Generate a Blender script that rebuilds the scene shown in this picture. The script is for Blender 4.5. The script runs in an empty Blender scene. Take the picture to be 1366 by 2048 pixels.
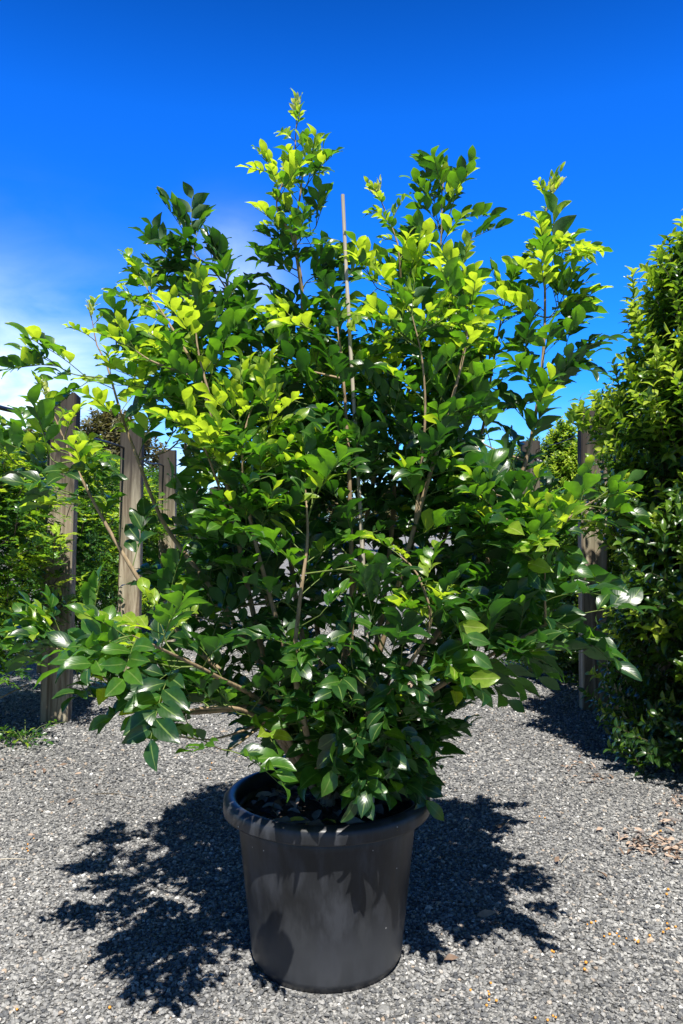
import bpy, math, random
import numpy as np
from mathutils import Vector
random.seed(7)
rng = np.random.default_rng(7)
S = bpy.context.scene
COL = S.collection
R = math.radians

# ------------------------------------------------------------------ camera, sky, sun, exposure
FPX, CAMZ, HORIZ, CX = 1600.0, 1.46, 1056.0, 683.0
cam_d = bpy.data.cameras.new("camera"); cam = bpy.data.objects.new("camera", cam_d); COL.objects.link(cam)
cam.location = (0, 0, CAMZ); cam.rotation_euler = (R(90) + math.atan(32 / FPX), 0, 0)
cam_d.sensor_fit = 'VERTICAL'; cam_d.sensor_height = 36; cam_d.lens = FPX / 2048 * 36
cam_d.clip_start = 0.05; cam_d.clip_end = 5000
S.camera = cam

SUN_EL, SUN_AZ = R(60), R(5)                      # behind the camera, a little to the right
sun_dir = Vector((math.sin(SUN_AZ) * math.cos(SUN_EL), -math.cos(SUN_AZ) * math.cos(SUN_EL), math.sin(SUN_EL)))
sl = bpy.data.lights.new("sun", 'SUN'); sl.energy = 5.0; sl.angle = R(0.53); sl.color = (1.0, 0.955, 0.88)
so = bpy.data.objects.new("sun", sl); COL.objects.link(so); so.location = (2, -4, 9)
so.rotation_euler = (-sun_dir).to_track_quat('-Z', 'Y').to_euler()

W = bpy.data.worlds.new("World"); S.world = W; W.use_nodes = True
nt = W.node_tree; nt.nodes.clear()
def N(tree, t, **kw):
    n = tree.nodes.new(t)
    for k, v in kw.items():
        setattr(n, k, v)
    return n
def ramp(t, src, stops):
    r = N(t, 'ShaderNodeValToRGB'); e = r.color_ramp.elements
    while len(e) < len(stops): e.new(.5)
    for i, (p, c) in enumerate(stops): e[i].position = p; e[i].color = (*c, 1)
    t.links.new(src, r.inputs[0]); return r.outputs[0]
def build_world():
    L = nt.links.new
    out = N(nt, 'ShaderNodeOutputWorld'); bg = N(nt, 'ShaderNodeBackground')
    sky = N(nt, 'ShaderNodeTexSky', sky_type='NISHITA')
    sky.sun_disc = False; sky.sun_elevation = SUN_EL; sky.sun_rotation = R(180) - SUN_AZ
    sky.altitude = 0; sky.air_density = 1.0; sky.dust_density = 0.35; sky.ozone_density = 3.0
    hs = N(nt, 'ShaderNodeHueSaturation'); hs.inputs['Hue'].default_value = 0.507; hs.inputs['Saturation'].default_value = 1.38; hs.inputs['Value'].default_value = 1.0
    L(sky.outputs[0], hs.inputs['Color'])
    # clear deep-blue sky: tint, and darker towards the zenith
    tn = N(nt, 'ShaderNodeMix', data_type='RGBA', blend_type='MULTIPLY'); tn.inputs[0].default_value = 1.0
    # thin white cloud low in the west
    tc = N(nt, 'ShaderNodeTexCoord')
    sp = N(nt, 'ShaderNodeSeparateXYZ'); L(tc.outputs['Generated'], sp.inputs[0])
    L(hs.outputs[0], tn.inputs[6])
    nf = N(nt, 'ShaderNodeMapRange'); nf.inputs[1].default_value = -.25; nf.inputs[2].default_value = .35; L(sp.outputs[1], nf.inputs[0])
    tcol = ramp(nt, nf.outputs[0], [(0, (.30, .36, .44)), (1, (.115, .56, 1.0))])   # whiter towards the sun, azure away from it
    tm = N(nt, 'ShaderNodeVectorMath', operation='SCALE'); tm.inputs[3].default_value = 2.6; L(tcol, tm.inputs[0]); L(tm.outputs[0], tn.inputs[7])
    def mth(op, a, b=None, c=None, clamp=False):
        m = N(nt, 'ShaderNodeMath', operation=op, use_clamp=clamp)
        for i, v in enumerate((a, b, c)):
            if v is None: continue
            if isinstance(v, (int, float)): m.inputs[i].default_value = v
            else: L(v, m.inputs[i])
        return m.outputs[0]
    def bump_at(x, z, sx, sz):                    # soft blob round one direction of the sky
        dx = mth('DIVIDE', mth('SUBTRACT', sp.outputs[0], x), sx)
        dz = mth('DIVIDE', mth('SUBTRACT', sp.outputs[2], z), sz)
        q = mth('ADD', mth('MULTIPLY', dx, dx), mth('MULTIPLY', dz, dz))
        return mth('POWER', 2.718, mth('MULTIPLY', q, -1.0))
    mp = N(nt, 'ShaderNodeMapping'); mp.inputs['Scale'].default_value = (3.0, 3.0, 7.0); L(tc.outputs['Generated'], mp.inputs[0])
    nz = N(nt, 'ShaderNodeTexNoise'); nz.inputs['Scale'].default_value = 2.2; nz.inputs['Detail'].default_value = 7; nz.inputs['Roughness'].default_value = 0.55
    nz.inputs['Distortion'].default_value = 0.4
    L(mp.outputs[0], nz.inputs['Vector'])
    wisp = N(nt, 'ShaderNodeMapRange'); wisp.inputs[1].default_value = 0.36; wisp.inputs[2].default_value = 0.72; L(nz.outputs[0], wisp.inputs[0])
    b1 = bump_at(-0.41, 0.12, 0.16, 0.12)
    b2 = bump_at(-0.13, 0.30, 0.055, 0.05)
    b3 = bump_at(0.02, 0.0, 0.55, 0.10)
    m = mth('ADD', mth('MULTIPLY', b1, 1.3), mth('ADD', mth('MULTIPLY', b2, 0.45), mth('MULTIPLY', b3, 0.9)))
    north = mth('MULTIPLY_ADD', sp.outputs[1], 3.0, 0.2, clamp=True)
    fac = mth('MULTIPLY', mth('MULTIPLY', m, north), mth('ADD', mth('MULTIPLY', wisp.outputs[0], 0.85), 0.25), clamp=True)
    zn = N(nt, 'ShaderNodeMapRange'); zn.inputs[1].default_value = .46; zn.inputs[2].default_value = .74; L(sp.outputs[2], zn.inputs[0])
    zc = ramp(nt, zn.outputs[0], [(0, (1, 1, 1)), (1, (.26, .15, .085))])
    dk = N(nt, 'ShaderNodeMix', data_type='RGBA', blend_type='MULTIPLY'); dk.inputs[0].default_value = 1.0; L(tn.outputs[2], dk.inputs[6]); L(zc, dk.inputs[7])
    mx = N(nt, 'ShaderNodeMix', data_type='RGBA')
    L(fac, mx.inputs[0]); L(dk.outputs[2], mx.inputs[6]); mx.inputs[7].default_value = (11.5, 13.4, 14.6, 1)
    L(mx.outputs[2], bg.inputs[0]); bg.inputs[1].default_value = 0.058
    L(bg.outputs[0], out.inputs[0])
build_world()
S.view_settings.view_transform = 'Standard'; S.view_settings.look = 'None'
S.view_settings.exposure = 0.95; S.view_settings.gamma = 1.0
S.render.engine = 'CYCLES'
S.cycles.max_bounces = 8; S.cycles.diffuse_bounces = 3; S.cycles.glossy_bounces = 3; S.cycles.transmission_bounces = 5
S.cycles.use_denoising = True; S.cycles.denoiser = 'OPENIMAGEDENOISE'; S.cycles.denoising_prefilter = 'ACCURATE'
S.cycles.sample_clamp_indirect = 6.0

# ------------------------------------------------------------------ helpers
def tag(o, label=None, cat=None, group=None, kind=None):
    if label: o['label'] = label
    if cat: o['category'] = cat
    if group: o['group'] = group
    if kind: o['kind'] = kind
    return o
def empty(name, loc=(0, 0, 0), rz=0):
    o = bpy.data.objects.new(name, None); COL.objects.link(o); o.location = loc; o.rotation_euler = (0, 0, rz); o.empty_display_size = .1
    return o
def children(o): return [c for c in bpy.data.objects if c.parent == o]
def copy_tree(o, parent=None):
    c = o.copy(); COL.objects.link(c); c.parent = parent
    for ch in children(o): copy_tree(ch, c)
    return c
def at(px, py, Y): return np.array(((px - CX) / FPX * Y, Y, CAMZ + (HORIZ - py) / FPX * Y))
def ground_at(px, py):
    Y = CAMZ * FPX / (py - HORIZ); return ((px - CX) / FPX * Y, Y)
def unit(v):
    v = np.asarray(v, float); n = np.linalg.norm(v, axis=-1, keepdims=True); return v / np.maximum(n, 1e-9)

class MB:
    """gathers quads / polygons with uvs and material slots, links them as ONE object"""
    def __init__(s): s.v = []; s.f = []; s.uv = []; s.m = []; s.n = 0; s.flat = []
    def add(s, verts, faces, uv=None, mat=0):
        verts = np.asarray(verts, float); faces = np.asarray(faces, int)
        s.v.append(verts); s.f.append(faces + s.n)
        s.uv.append(np.zeros((len(verts), 2)) if uv is None else np.asarray(uv, float))
        s.m.append(np.full(len(faces), mat) if np.isscalar(mat) else np.asarray(mat)); s.n += len(verts)
    def tube(s, pts, rad, sides=6, mat=0, cap=True):
        pts = np.asarray(pts, float); n = len(pts); rad = np.broadcast_to(np.asarray(rad, float), (n,))
        tan = unit(np.gradient(pts, axis=0)); ref = np.array((0.31, 0.17, 0.93)) if abs(tan[0][2]) < .9 else np.array((1., .1, 0))
        a = unit(np.cross(tan, ref)); b = np.cross(tan, a)
        th = np.arange(sides) / sides * 2 * np.pi
        ring = pts[:, None] + rad[:, None, None] * (np.cos(th)[None, :, None] * a[:, None] + np.sin(th)[None, :, None] * b[:, None])
        V = ring.reshape(-1, 3); i = np.arange(n - 1)[:, None] * sides; j = np.arange(sides)[None]
        F = np.stack([i + j, i + (j + 1) % sides, i + sides + (j + 1) % sides, i + sides + j], -1).reshape(-1, 4)
        d = np.concatenate([[0], np.cumsum(np.linalg.norm(np.diff(pts, axis=0), axis=1))])
        uv = np.stack([np.tile(np.arange(sides) / sides, n), np.repeat(d, sides)], -1)
        s.add(V, F, uv, mat)
        if cap and sides >= 4:
            k = (n - 1) * sides
            s.add(V[k:k + sides], [[q, (q + 1) % sides, (q + 2) % sides, (q + 3) % sides] for q in (0,)] if sides == 4 else
                  [[0, 1, 2, 3], [0, 3, 4, 5 % sides]] if sides >= 6 else [[0, 1, 2, 3]], None, mat)
    def build(s, name, mats, parent=None, smooth=True):
        V = np.concatenate(s.v); F = np.concatenate(s.f); UV = np.concatenate(s.uv); M = np.concatenate(s.m)
        k = F.shape[1]
        me = bpy.data.meshes.new(name)
        me.vertices.add(len(V)); me.vertices.foreach_set('co', V.astype(np.float32).ravel())
        me.loops.add(F.size); me.loops.foreach_set('vertex_index', F.astype(np.int32).ravel())
        me.polygons.add(len(F)); me.polygons.foreach_set('loop_start', (np.arange(len(F)) * k).astype(np.int32))
        me.polygons.foreach_set('material_index', M.astype(np.int32)); me.polygons.foreach_set('use_smooth', np.full(len(F), smooth))
        me.update(calc_edges=True)
        ul = me.uv_layers.new(name='UVMap'); ul.data.foreach_set('uv', UV[F.ravel()].astype(np.float32).ravel())
        for m in (mats if isinstance(mats, (list, tuple)) else [mats]): me.materials.append(m)
        me.validate()
        o = bpy.data.objects.new(name, me); COL.objects.link(o)
        if parent is not None: o.parent = parent
        return o

def leaf_template(ts, ws):
    n = len(ts); t = np.repeat(ts, 3); x = np.tile([-1., 0, 1.], n); w = np.repeat(ws, 3)
    F = []
    for i in range(n - 1):
        F += [[3*i, 3*i+1, 3*i+4, 3*i+3], [3*i+1, 3*i+2, 3*i+5, 3*i+4]]
    return t, x, w, np.array(F)
FINE = leaf_template([0, .08, .24, .44, .64, .82, .93, 1.0], [.03, .26, .72, 1.0, .93, .55, .22, .015])
COARSE = leaf_template([0, .25, .6, 1.0], [.08, .85, .85, .03])
MEDIUM = leaf_template([0, .18, .45, .75, 1.0], [.06, .7, 1.0, .66, .03])
class Leaves:
    """leaf blades kept as rows: position, direction, normal, length, width, curl, fold, slot"""
    def __init__(s): s.rows = []
    def add(s, p, d, n, L, w, curl, fold, mat): s.rows.append((*p, *d, *n, L, w, curl, fold, mat))
    def into(s, mb, tpl=FINE):
        if not s.rows: return
        A = np.array(s.rows, float); m = len(A)
        p, d, n = A[:, 0:3], unit(A[:, 3:6]), A[:, 6:9]
        n = unit(n - (n * d).sum(1, keepdims=True) * d); b = np.cross(d, n)
        L, w, curl, fold, mat = A[:, 9], A[:, 10], A[:, 11], A[:, 12], A[:, 13].astype(int)
        t, x, wt, F = tpl
        ph = rng.uniform(0, 6.28, m)[:, None]; side = rng.uniform(-.12, .12, m)[:, None]
        along = L[:, None] * (t - .10 * curl[:, None] * t ** 3)
        lat = (w[:, None] * .5) * x * wt + side * L[:, None] * t * t
        wav = .035 * np.sin(9 * t + ph + 1.6 * x) * np.abs(x)
        up = fold[:, None] * np.abs(x) * wt * w[:, None] * .5 - curl[:, None] * L[:, None] * .5 * t * t + wav * L[:, None] + .06 * L[:, None] * np.sin(3.0 * t)
        V = p[:, None] + along[..., None] * d[:, None] + lat[..., None] * b[:, None] + up[..., None] * n[:, None]
        k = len(t); FF = (F[None] + (np.arange(m) * k)[:, None, None]).reshape(-1, 4)
        uv = np.stack([np.broadcast_to(x * .5 + .5, (m, k)), np.broadcast_to(t, (m, k))], -1).reshape(-1, 2)
        mb.add(V.reshape(-1, 3), FF, uv, np.repeat(mat, len(F)))

def spline(pts, n):
    """Catmull-Rom through pts, n samples evenly in length"""
    P = np.asarray(pts, float); P = np.vstack([2 * P[0] - P[1], P, 2 * P[-1] - P[-2]])
    out = []
    for i in range(1, len(P) - 2):
        for u in np.linspace(0, 1, 12, endpoint=False):
            a, b, c, d = P[i-1], P[i], P[i+1], P[i+2]
            out.append(.5 * ((2*b) + (c-a)*u + (2*a-5*b+4*c-d)*u*u + (3*b-a-3*c+d)*u**3))
    out.append(P[-2]); out = np.array(out)
    s = np.concatenate([[0], np.cumsum(np.linalg.norm(np.diff(out, axis=0), axis=1))])
    q = np.linspace(0, s[-1], n)
    return np.stack([np.interp(q, s, out[:, k]) for k in range(3)], -1), s[-1]

# ------------------------------------------------------------------ materials
def mat(name):
    m = bpy.data.materials.new(name); m.use_nodes = True; t = m.node_tree
    return m, t, t.nodes['Principled BSDF'], t.nodes['Material Output']
def leaf_mat(name, c0, c1, tr, trans=.42, rough=.28, rib=(.16, .24, .06), spec=.5, under=None):
    m, t, P, O = mat(name); L = t.links.new
    geo = N(t, 'ShaderNodeNewGeometry')
    col = ramp(t, geo.outputs['Random Per Island'], [(0, c0), (1, c1)])
    nz = N(t, 'ShaderNodeTexNoise'); nz.inputs['Scale'].default_value = 55; nz.inputs['Detail'].default_value = 3
    tc = N(t, 'ShaderNodeTexCoord'); L(tc.outputs['Object'], nz.inputs[0])
    hv = N(t, 'ShaderNodeHueSaturation'); L(col, hv.inputs['Color'])
    mr = N(t, 'ShaderNodeMapRange'); mr.inputs[1].default_value = .3; mr.inputs[2].default_value = .7; mr.inputs[3].default_value = .8; mr.inputs[4].default_value = 1.2
    L(nz.outputs[0], mr.inputs[0]); L(mr.outputs[0], hv.inputs['Value'])
    uv = N(t, 'ShaderNodeUVMap'); sx = N(t, 'ShaderNodeSeparateXYZ'); L(uv.outputs[0], sx.inputs[0])
    a = N(t, 'ShaderNodeMath', operation='SUBTRACT'); L(sx.outputs[0], a.inputs[0]); a.inputs[1].default_value = .5
    b = N(t, 'ShaderNodeMath', operation='ABSOLUTE'); L(a.outputs[0], b.inputs[0])
    c = N(t, 'ShaderNodeMapRange'); c.inputs[1].default_value = .018; c.inputs[2].default_value = .05; c.inputs[3].default_value = .75; c.inputs[4].default_value = 0
    L(b.outputs[0], c.inputs[0])
    mx = N(t, 'ShaderNodeMix', data_type='RGBA'); L(c.outputs[0], mx.inputs[0]); L(hv.outputs[0], mx.inputs[6]); mx.inputs[7].default_value = (*rib, 1)
    # underside is paler and duller
    un = N(t, 'ShaderNodeMix', data_type='RGBA'); L(geo.outputs['Backfacing'], un.inputs[0]); L(mx.outputs[2], un.inputs[6])
    u = under or tuple(min(1, k * 1.6 + .015) for k in c1); un.inputs[7].default_value = (*u, 1)
    L(un.outputs[2], P.inputs['Base Color'])
    ro = N(t, 'ShaderNodeMapRange'); L(geo.outputs['Backfacing'], ro.inputs[0]); ro.inputs[3].default_value = rough; ro.inputs[4].default_value = .55
    L(ro.outputs[0], P.inputs['Roughness']); P.inputs['Specular IOR Level'].default_value = spec
    # side veins
    sy = N(t, 'ShaderNodeMath', operation='MULTIPLY_ADD'); L(b.outputs[0], sy.inputs[0]); sy.inputs[1].default_value = -.9; L(sx.outputs[1], sy.inputs[2])
    sn = N(t, 'ShaderNodeMath', operation='MULTIPLY'); L(sy.outputs[0], sn.inputs[0]); sn.inputs[1].default_value = 40
    si = N(t, 'ShaderNodeMath', operation='SINE'); L(sn.outputs[0], si.inputs[0])
    bp = N(t, 'ShaderNodeBump'); bp.inputs['Strength'].default_value = .045; bp.inputs['Distance'].default_value = .0015; L(si.outputs[0], bp.inputs['Height'])
    L(bp.outputs[0], P.inputs['Normal'])
    T = N(t, 'ShaderNodeBsdfTranslucent'); T.inputs[0].default_value = (*tr, 1)
    hv2 = N(t, 'ShaderNodeHueSaturation'); hv2.inputs['Color'].default_value = (*tr, 1); L(mr.outputs[0], hv2.inputs['Value']); L(hv2.outputs[0], T.inputs[0])
    ms = N(t, 'ShaderNodeMixShader'); ms.inputs[0].default_value = trans; L(P.outputs[0], ms.inputs[1]); L(T.outputs[0], ms.inputs[2]); L(ms.outputs[0], O.inputs[0])
    return m
LM = [leaf_mat('mature_leaf', (.008, .036, .011), (.020, .062, .012), (.075, .28, .009), .25, .33, spec=.65),
      leaf_mat('green_leaf', (.026, .090, .012), (.050, .130, .014), (.19, .47, .012), .38, .33, spec=.6),
      leaf_mat('young_leaf', (.13, .25, .022), (.22, .32, .03), (.62, .84, .03), .48, .33, (.4, .45, .12)),
      leaf_mat('tip_leaf', (.34, .42, .10), (.46, .50, .15), (.80, .82, .14), .45, .4, (.5, .55, .25))]
HM = [leaf_mat('hedge_leaf', (.012, .042, .010), (.030, .075, .014), (.16, .34, .015), .32, .28),
      leaf_mat('hedge_green_leaf', (.07, .15, .014), (.11, .20, .02), (.34, .56, .02), .40, .3),
      leaf_mat('hedge_new_leaf', (.19, .32, .025), (.32, .40, .04), (.56, .74, .05), .42, .35, (.5, .5, .15))]
JM = [leaf_mat('orange_jessamine_leaf', (.014, .055, .014), (.03, .09, .02), (.16, .38, .02), .32, .26),
      leaf_mat('orange_jessamine_green_leaf', (.05, .15, .016), (.09, .20, .02), (.34, .60, .02), .40, .3),
      leaf_mat('orange_jessamine_new_leaf', (.20, .34, .02), (.30, .42, .03), (.62, .80, .03), .42, .34, (.45, .5, .1))]

def wood_mat(name, stops, scale=(30, 30, 3), rough=.75, bump=.4):
    m, t, P, O = mat(name); L = t.links.new
    tc = N(t, 'ShaderNodeTexCoord'); mp = N(t, 'ShaderNodeMapping'); mp.inputs['Scale'].default_value = scale; L(tc.outputs['Object'], mp.inputs[0])
    nz = N(t, 'ShaderNodeTexNoise'); nz.inputs['Scale'].default_value = 1.0; nz.inputs['Detail'].default_value = 8; nz.inputs['Roughness'].default_value = .6; nz.inputs['Distortion'].default_value = .6
    L(mp.outputs[0], nz.inputs[0]); L(ramp(t, nz.outputs[0], stops), P.inputs['Base Color']); P.inputs['Roughness'].default_value = rough; P.inputs['Specular IOR Level'].default_value = .25
    b = N(t, 'ShaderNodeBump'); b.inputs['Strength'].default_value = bump; b.inputs['Distance'].default_value = .004; L(nz.outputs[0], b.inputs['Height']); L(b.outputs[0], P.inputs['Normal'])
    return m
BARK = wood_mat('bark', [(.3, (.16, .115, .07)), (.55, (.30, .22, .13)), (.75, (.40, .31, .20))], (60, 60, 18))
GREENSTEM = wood_mat('green_stem', [(.3, (.07, .12, .025)), (.7, (.16, .20, .05))], (80, 80, 30), .5, .15)
DARKTWIG = wood_mat('twig_bark', [(.3, (.035, .03, .02)), (.7, (.09, .07, .045))], (80, 80, 30))
BAMBOO = wood_mat('bamboo', [(.3, (.26, .22, .17)), (.55, (.40, .36, .29)), (.8, (.52, .47, .39))], (90, 90, 5), .6, .3)

def post_mat():
    m, t, P, O = mat('weathered_post'); L = t.links.new
    tc = N(t, 'ShaderNodeTexCoord'); mp = N(t, 'ShaderNodeMapping'); mp.inputs['Scale'].default_value = (16, 16, 1.1); L(tc.outputs['Object'], mp.inputs[0])
    oi = N(t, 'ShaderNodeObjectInfo'); ad = N(t, 'ShaderNodeVectorMath', operation='ADD'); L(mp.outputs[0], ad.inputs[0])
    sc = N(t, 'ShaderNodeMath', operation='MULTIPLY'); L(oi.outputs['Random'], sc.inputs[0]); sc.inputs[1].default_value = 37; L(sc.outputs[0], ad.inputs[1])
    wv = N(t, 'ShaderNodeTexNoise'); wv.inputs['Scale'].default_value = 1.3; wv.inputs['Detail'].default_value = 9; wv.inputs['Roughness'].default_value = .62; wv.inputs['Distortion'].default_value = .9
    L(ad.outputs[0], wv.inputs[0])
    col = ramp(t, wv.outputs[0], [(.30, (.075, .055, .038)), (.44, (.20, .155, .105)), (.56, (.33, .28, .20)), (.72, (.46, .41, .31))])
    n2 = N(t, 'ShaderNodeTexNoise'); n2.inputs['Scale'].default_value = 2.6; n2.inputs['Detail'].default_value = 4; L(tc.outputs['Object'], n2.inputs[0])
    g = N(t, 'ShaderNodeMix', data_type='RGBA'); mr = N(t, 'ShaderNodeMapRange'); mr.inputs[1].default_value = .48; mr.inputs[2].default_value = .66; mr.inputs[4].default_value = .4; L(n2.outputs[0], mr.inputs[0])
    L(mr.outputs[0], g.inputs[0]); L(col, g.inputs[6]); g.inputs[7].default_value = (.16, .18, .115, 1)      # faint algae stain
    sx = N(t, 'ShaderNodeSeparateXYZ'); L(tc.outputs['Object'], sx.inputs[0])
    # water-stained, blackened top (stain with a ragged edge)
    e = N(t, 'ShaderNodeMath', operation='MULTIPLY_ADD'); L(wv.outputs[0], e.inputs[0]); e.inputs[1].default_value = -.7; L(sx.outputs[2], e.inputs[2])
    k = N(t, 'ShaderNodeMapRange'); k.inputs[1].default_value = 1.15; k.inputs[2].default_value = 1.72; k.inputs[4].default_value = .9; L(e.outputs[0], k.inputs[0])
    d = N(t, 'ShaderNodeMix', data_type='RGBA'); L(k.outputs[0], d.inputs[0]); L(g.outputs[2], d.inputs[6]); d.inputs[7].default_value = (.022, .02, .02, 1)
    L(d.outputs[2], P.inputs['Base Color']); P.inputs['Roughness'].default_value = .85; P.inputs['Specular IOR Level'].default_value = .2
    b = N(t, 'ShaderNodeBump'); b.inputs['Strength'].default_value = .6; b.inputs['Distance'].default_value = .006; L(wv.outputs[0], b.inputs['Height']); L(b.outputs[0], P.inputs['Normal'])
    return m
POST = post_mat()

def plastic_mat():
    m, t, P, O = mat('black_plastic'); L = t.links.new
    tc = N(t, 'ShaderNodeTexCoord')
    n1 = N(t, 'ShaderNodeTexNoise'); n1.inputs['Scale'].default_value = 6; n1.inputs['Detail'].default_value = 6; n1.inputs['Roughness'].default_value = .6
    mp = N(t, 'ShaderNodeMapping'); mp.inputs['Scale'].default_value = (2.2, 2.2, .7); L(tc.outputs['Object'], mp.inputs[0]); L(mp.outputs[0], n1.inputs[0])
    col = ramp(t, n1.outputs[0], [(.3, (.009, .0095, .0105)), (.48, (.016, .0175, .0205)), (.64, (.036, .039, .046))])
    sx = N(t, 'ShaderNodeSeparateXYZ'); L(tc.outputs['Object'], sx.inputs[0])
    # splashed dust with a ragged top edge on the lower wall
    e = N(t, 'ShaderNodeMath', operation='MULTIPLY_ADD'); L(n1.outputs[0], e.inputs[0]); e.inputs[1].default_value = .55; L(sx.outputs[2], e.inputs[2])
    k = N(t, 'ShaderNodeMapRange'); k.inputs[1].default_value = .50; k.inputs[2].default_value = .40; k.inputs[4].default_value = .55; L(e.outputs[0], k.inputs[0])
    d = N(t, 'ShaderNodeMix', data_type='RGBA'); L(k.outputs[0], d.inputs[0]); L(col, d.inputs[6]); d.inputs[7].default_value = (.052, .056, .063, 1)
    # dried specks
    vo = N(t, 'ShaderNodeTexVoronoi'); vo.inputs['Scale'].default_value = 26; L(tc.outputs['Object'], vo.inputs[0])
    sp = N(t, 'ShaderNodeMapRange'); sp.inputs[1].default_value = .07; sp.inputs[2].default_value = .045; L(vo.outputs['Distance'], sp.inputs[0])
    s3 = N(t, 'ShaderNodeSeparateColor'); L(vo.outputs['Color'], s3.inputs[0])
    gt = N(t, 'ShaderNodeMath', operation='GREATER_THAN'); gt.inputs[1].default_value = .8; L(s3.outputs[0], gt.inputs[0])
    ml = N(t, 'ShaderNodeMath', operation='MULTIPLY'); L(sp.outputs[0], ml.inputs[0]); L(gt.outputs[0], ml.inputs[1])
    f = N(t, 'ShaderNodeMix', data_type='RGBA'); L(ml.outputs[0], f.inputs[0]); L(d.outputs[2], f.inputs[6]); f.inputs[7].default_value = (.4, .4, .38, 1)
    L(f.outputs[2], P.inputs['Base Color'])
    rr = N(t, 'ShaderNodeMapRange'); L(n1.outputs[0], rr.inputs[0]); rr.inputs[3].default_value = .30; rr.inputs[4].default_value = .50; L(rr.outputs[0], P.inputs['Roughness'])
    P.inputs['Specular IOR Level'].default_value = .4
    n4 = N(t, 'ShaderNodeTexNoise'); n4.inputs['Scale'].default_value = 160; L(tc.outputs['Object'], n4.inputs[0])
    b = N(t, 'ShaderNodeBump'); b.inputs['Strength'].default_value = .05; b.inputs['Distance'].default_value = .001; L(n4.outputs[0], b.inputs['Height']); L(b.outputs[0], P.inputs['Normal'])
    return m
PLASTIC = plastic_mat()
def simple(name, c, rough=.6, metal=0, spec=.4, var=.25, scale=30):
    m, t, P, O = mat(name); L = t.links.new
    tc = N(t, 'ShaderNodeTexCoord'); nz = N(t, 'ShaderNodeTexNoise'); nz.inputs['Scale'].default_value = scale; nz.inputs['Detail'].default_value = 5; L(tc.outputs['Object'], nz.inputs[0])
    L(ramp(t, nz.outputs[0], [(.3, tuple(k * (1 - var) for k in c)), (.7, tuple(min(1, k * (1 + var)) for k in c))]), P.inputs['Base Color'])
    P.inputs['Roughness'].default_value = rough; P.inputs['Metallic'].default_value = metal; P.inputs['Specular IOR Level'].default_value = spec
    return m
PIPE = simple('black_pipe', (.015, .015, .017), .45)
STEEL = simple('galvanised_steel', (.35, .35, .36), .4, .9)
ORANGE = simple('orange_berry', (.62, .27, .04), .5, var=.45)
PETAL = simple('white_petal', (.75, .74, .66), .6, var=.08)
DRY = [simple('dry_leaf_brown', (.15, .10, .07), .7, scale=60), simple('dry_leaf_tan', (.34, .25, .19), .7, scale=60), simple('dry_leaf_yellow', (.50, .40, .05), .6, scale=60),
       simple('dry_leaf_grey', (.17, .15, .14), .7, scale=60)]

def gravel_sheet_mat():
    m, t, P, O = mat('gravel_bed'); L = t.links.new
    tc = N(t, 'ShaderNodeTexCoord')
    v1 = N(t, 'ShaderNodeTexVoronoi'); v1.inputs['Scale'].default_value = 55; L(tc.outputs['Object'], v1.inputs[0])
    v2 = N(t, 'ShaderNodeTexVoronoi'); v2.inputs['Scale'].default_value = 130; L(tc.outputs['Object'], v2.inputs[0])
    s1 = N(t, 'ShaderNodeSeparateColor'); L(v1.outputs['Color'], s1.inputs[0]); s2 = N(t, 'ShaderNodeSeparateColor'); L(v2.outputs['Color'], s2.inputs[0])
    av = N(t, 'ShaderNodeMath', operation='MULTIPLY_ADD'); L(s1.outputs[0], av.inputs[0]); av.inputs[1].default_value = .55; 
    h2 = N(t, 'ShaderNodeMath', operation='MULTIPLY'); L(s2.outputs[0], h2.inputs[0]); h2.inputs[1].default_value = .45; L(h2.outputs[0], av.inputs[2])
    col = ramp(t, av.outputs[0], [(.08, (.05, .052, .054)), (.35, (.14, .14, .138)), (.65, (.24, .237, .23)), (.93, (.44, .435, .42))])
    n = N(t, 'ShaderNodeTexNoise'); n.inputs['Scale'].default_value = .9; n.inputs['Detail'].default_value = 5; L(tc.outputs['Object'], n.inputs[0])
    hv = N(t, 'ShaderNodeHueSaturation'); L(col, hv.inputs['Color']); mr = N(t, 'ShaderNodeMapRange'); mr.inputs[1].default_value = .3; mr.inputs[2].default_value = .7; mr.inputs[3].default_value = .78; mr.inputs[4].default_value = 1.15
    L(n.outputs[0], mr.inputs[0]); L(mr.outputs[0], hv.inputs['Value']); L(hv.outputs[0], P.inputs['Base Color'])
    P.inputs['Roughness'].default_value = .85; P.inputs['Specular IOR Level'].default_value = .3
    ad = N(t, 'ShaderNodeMath', operation='ADD'); L(v1.outputs['Distance'], ad.inputs[0]); L(v2.outputs['Distance'], ad.inputs[1])
    b = N(t, 'ShaderNodeBump'); b.invert = True; b.inputs['Strength'].default_value = .9; b.inputs['Distance'].default_value = .012; L(ad.outputs[0], b.inputs['Height']); L(b.outputs[0], P.inputs['Normal'])
    return m
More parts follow.
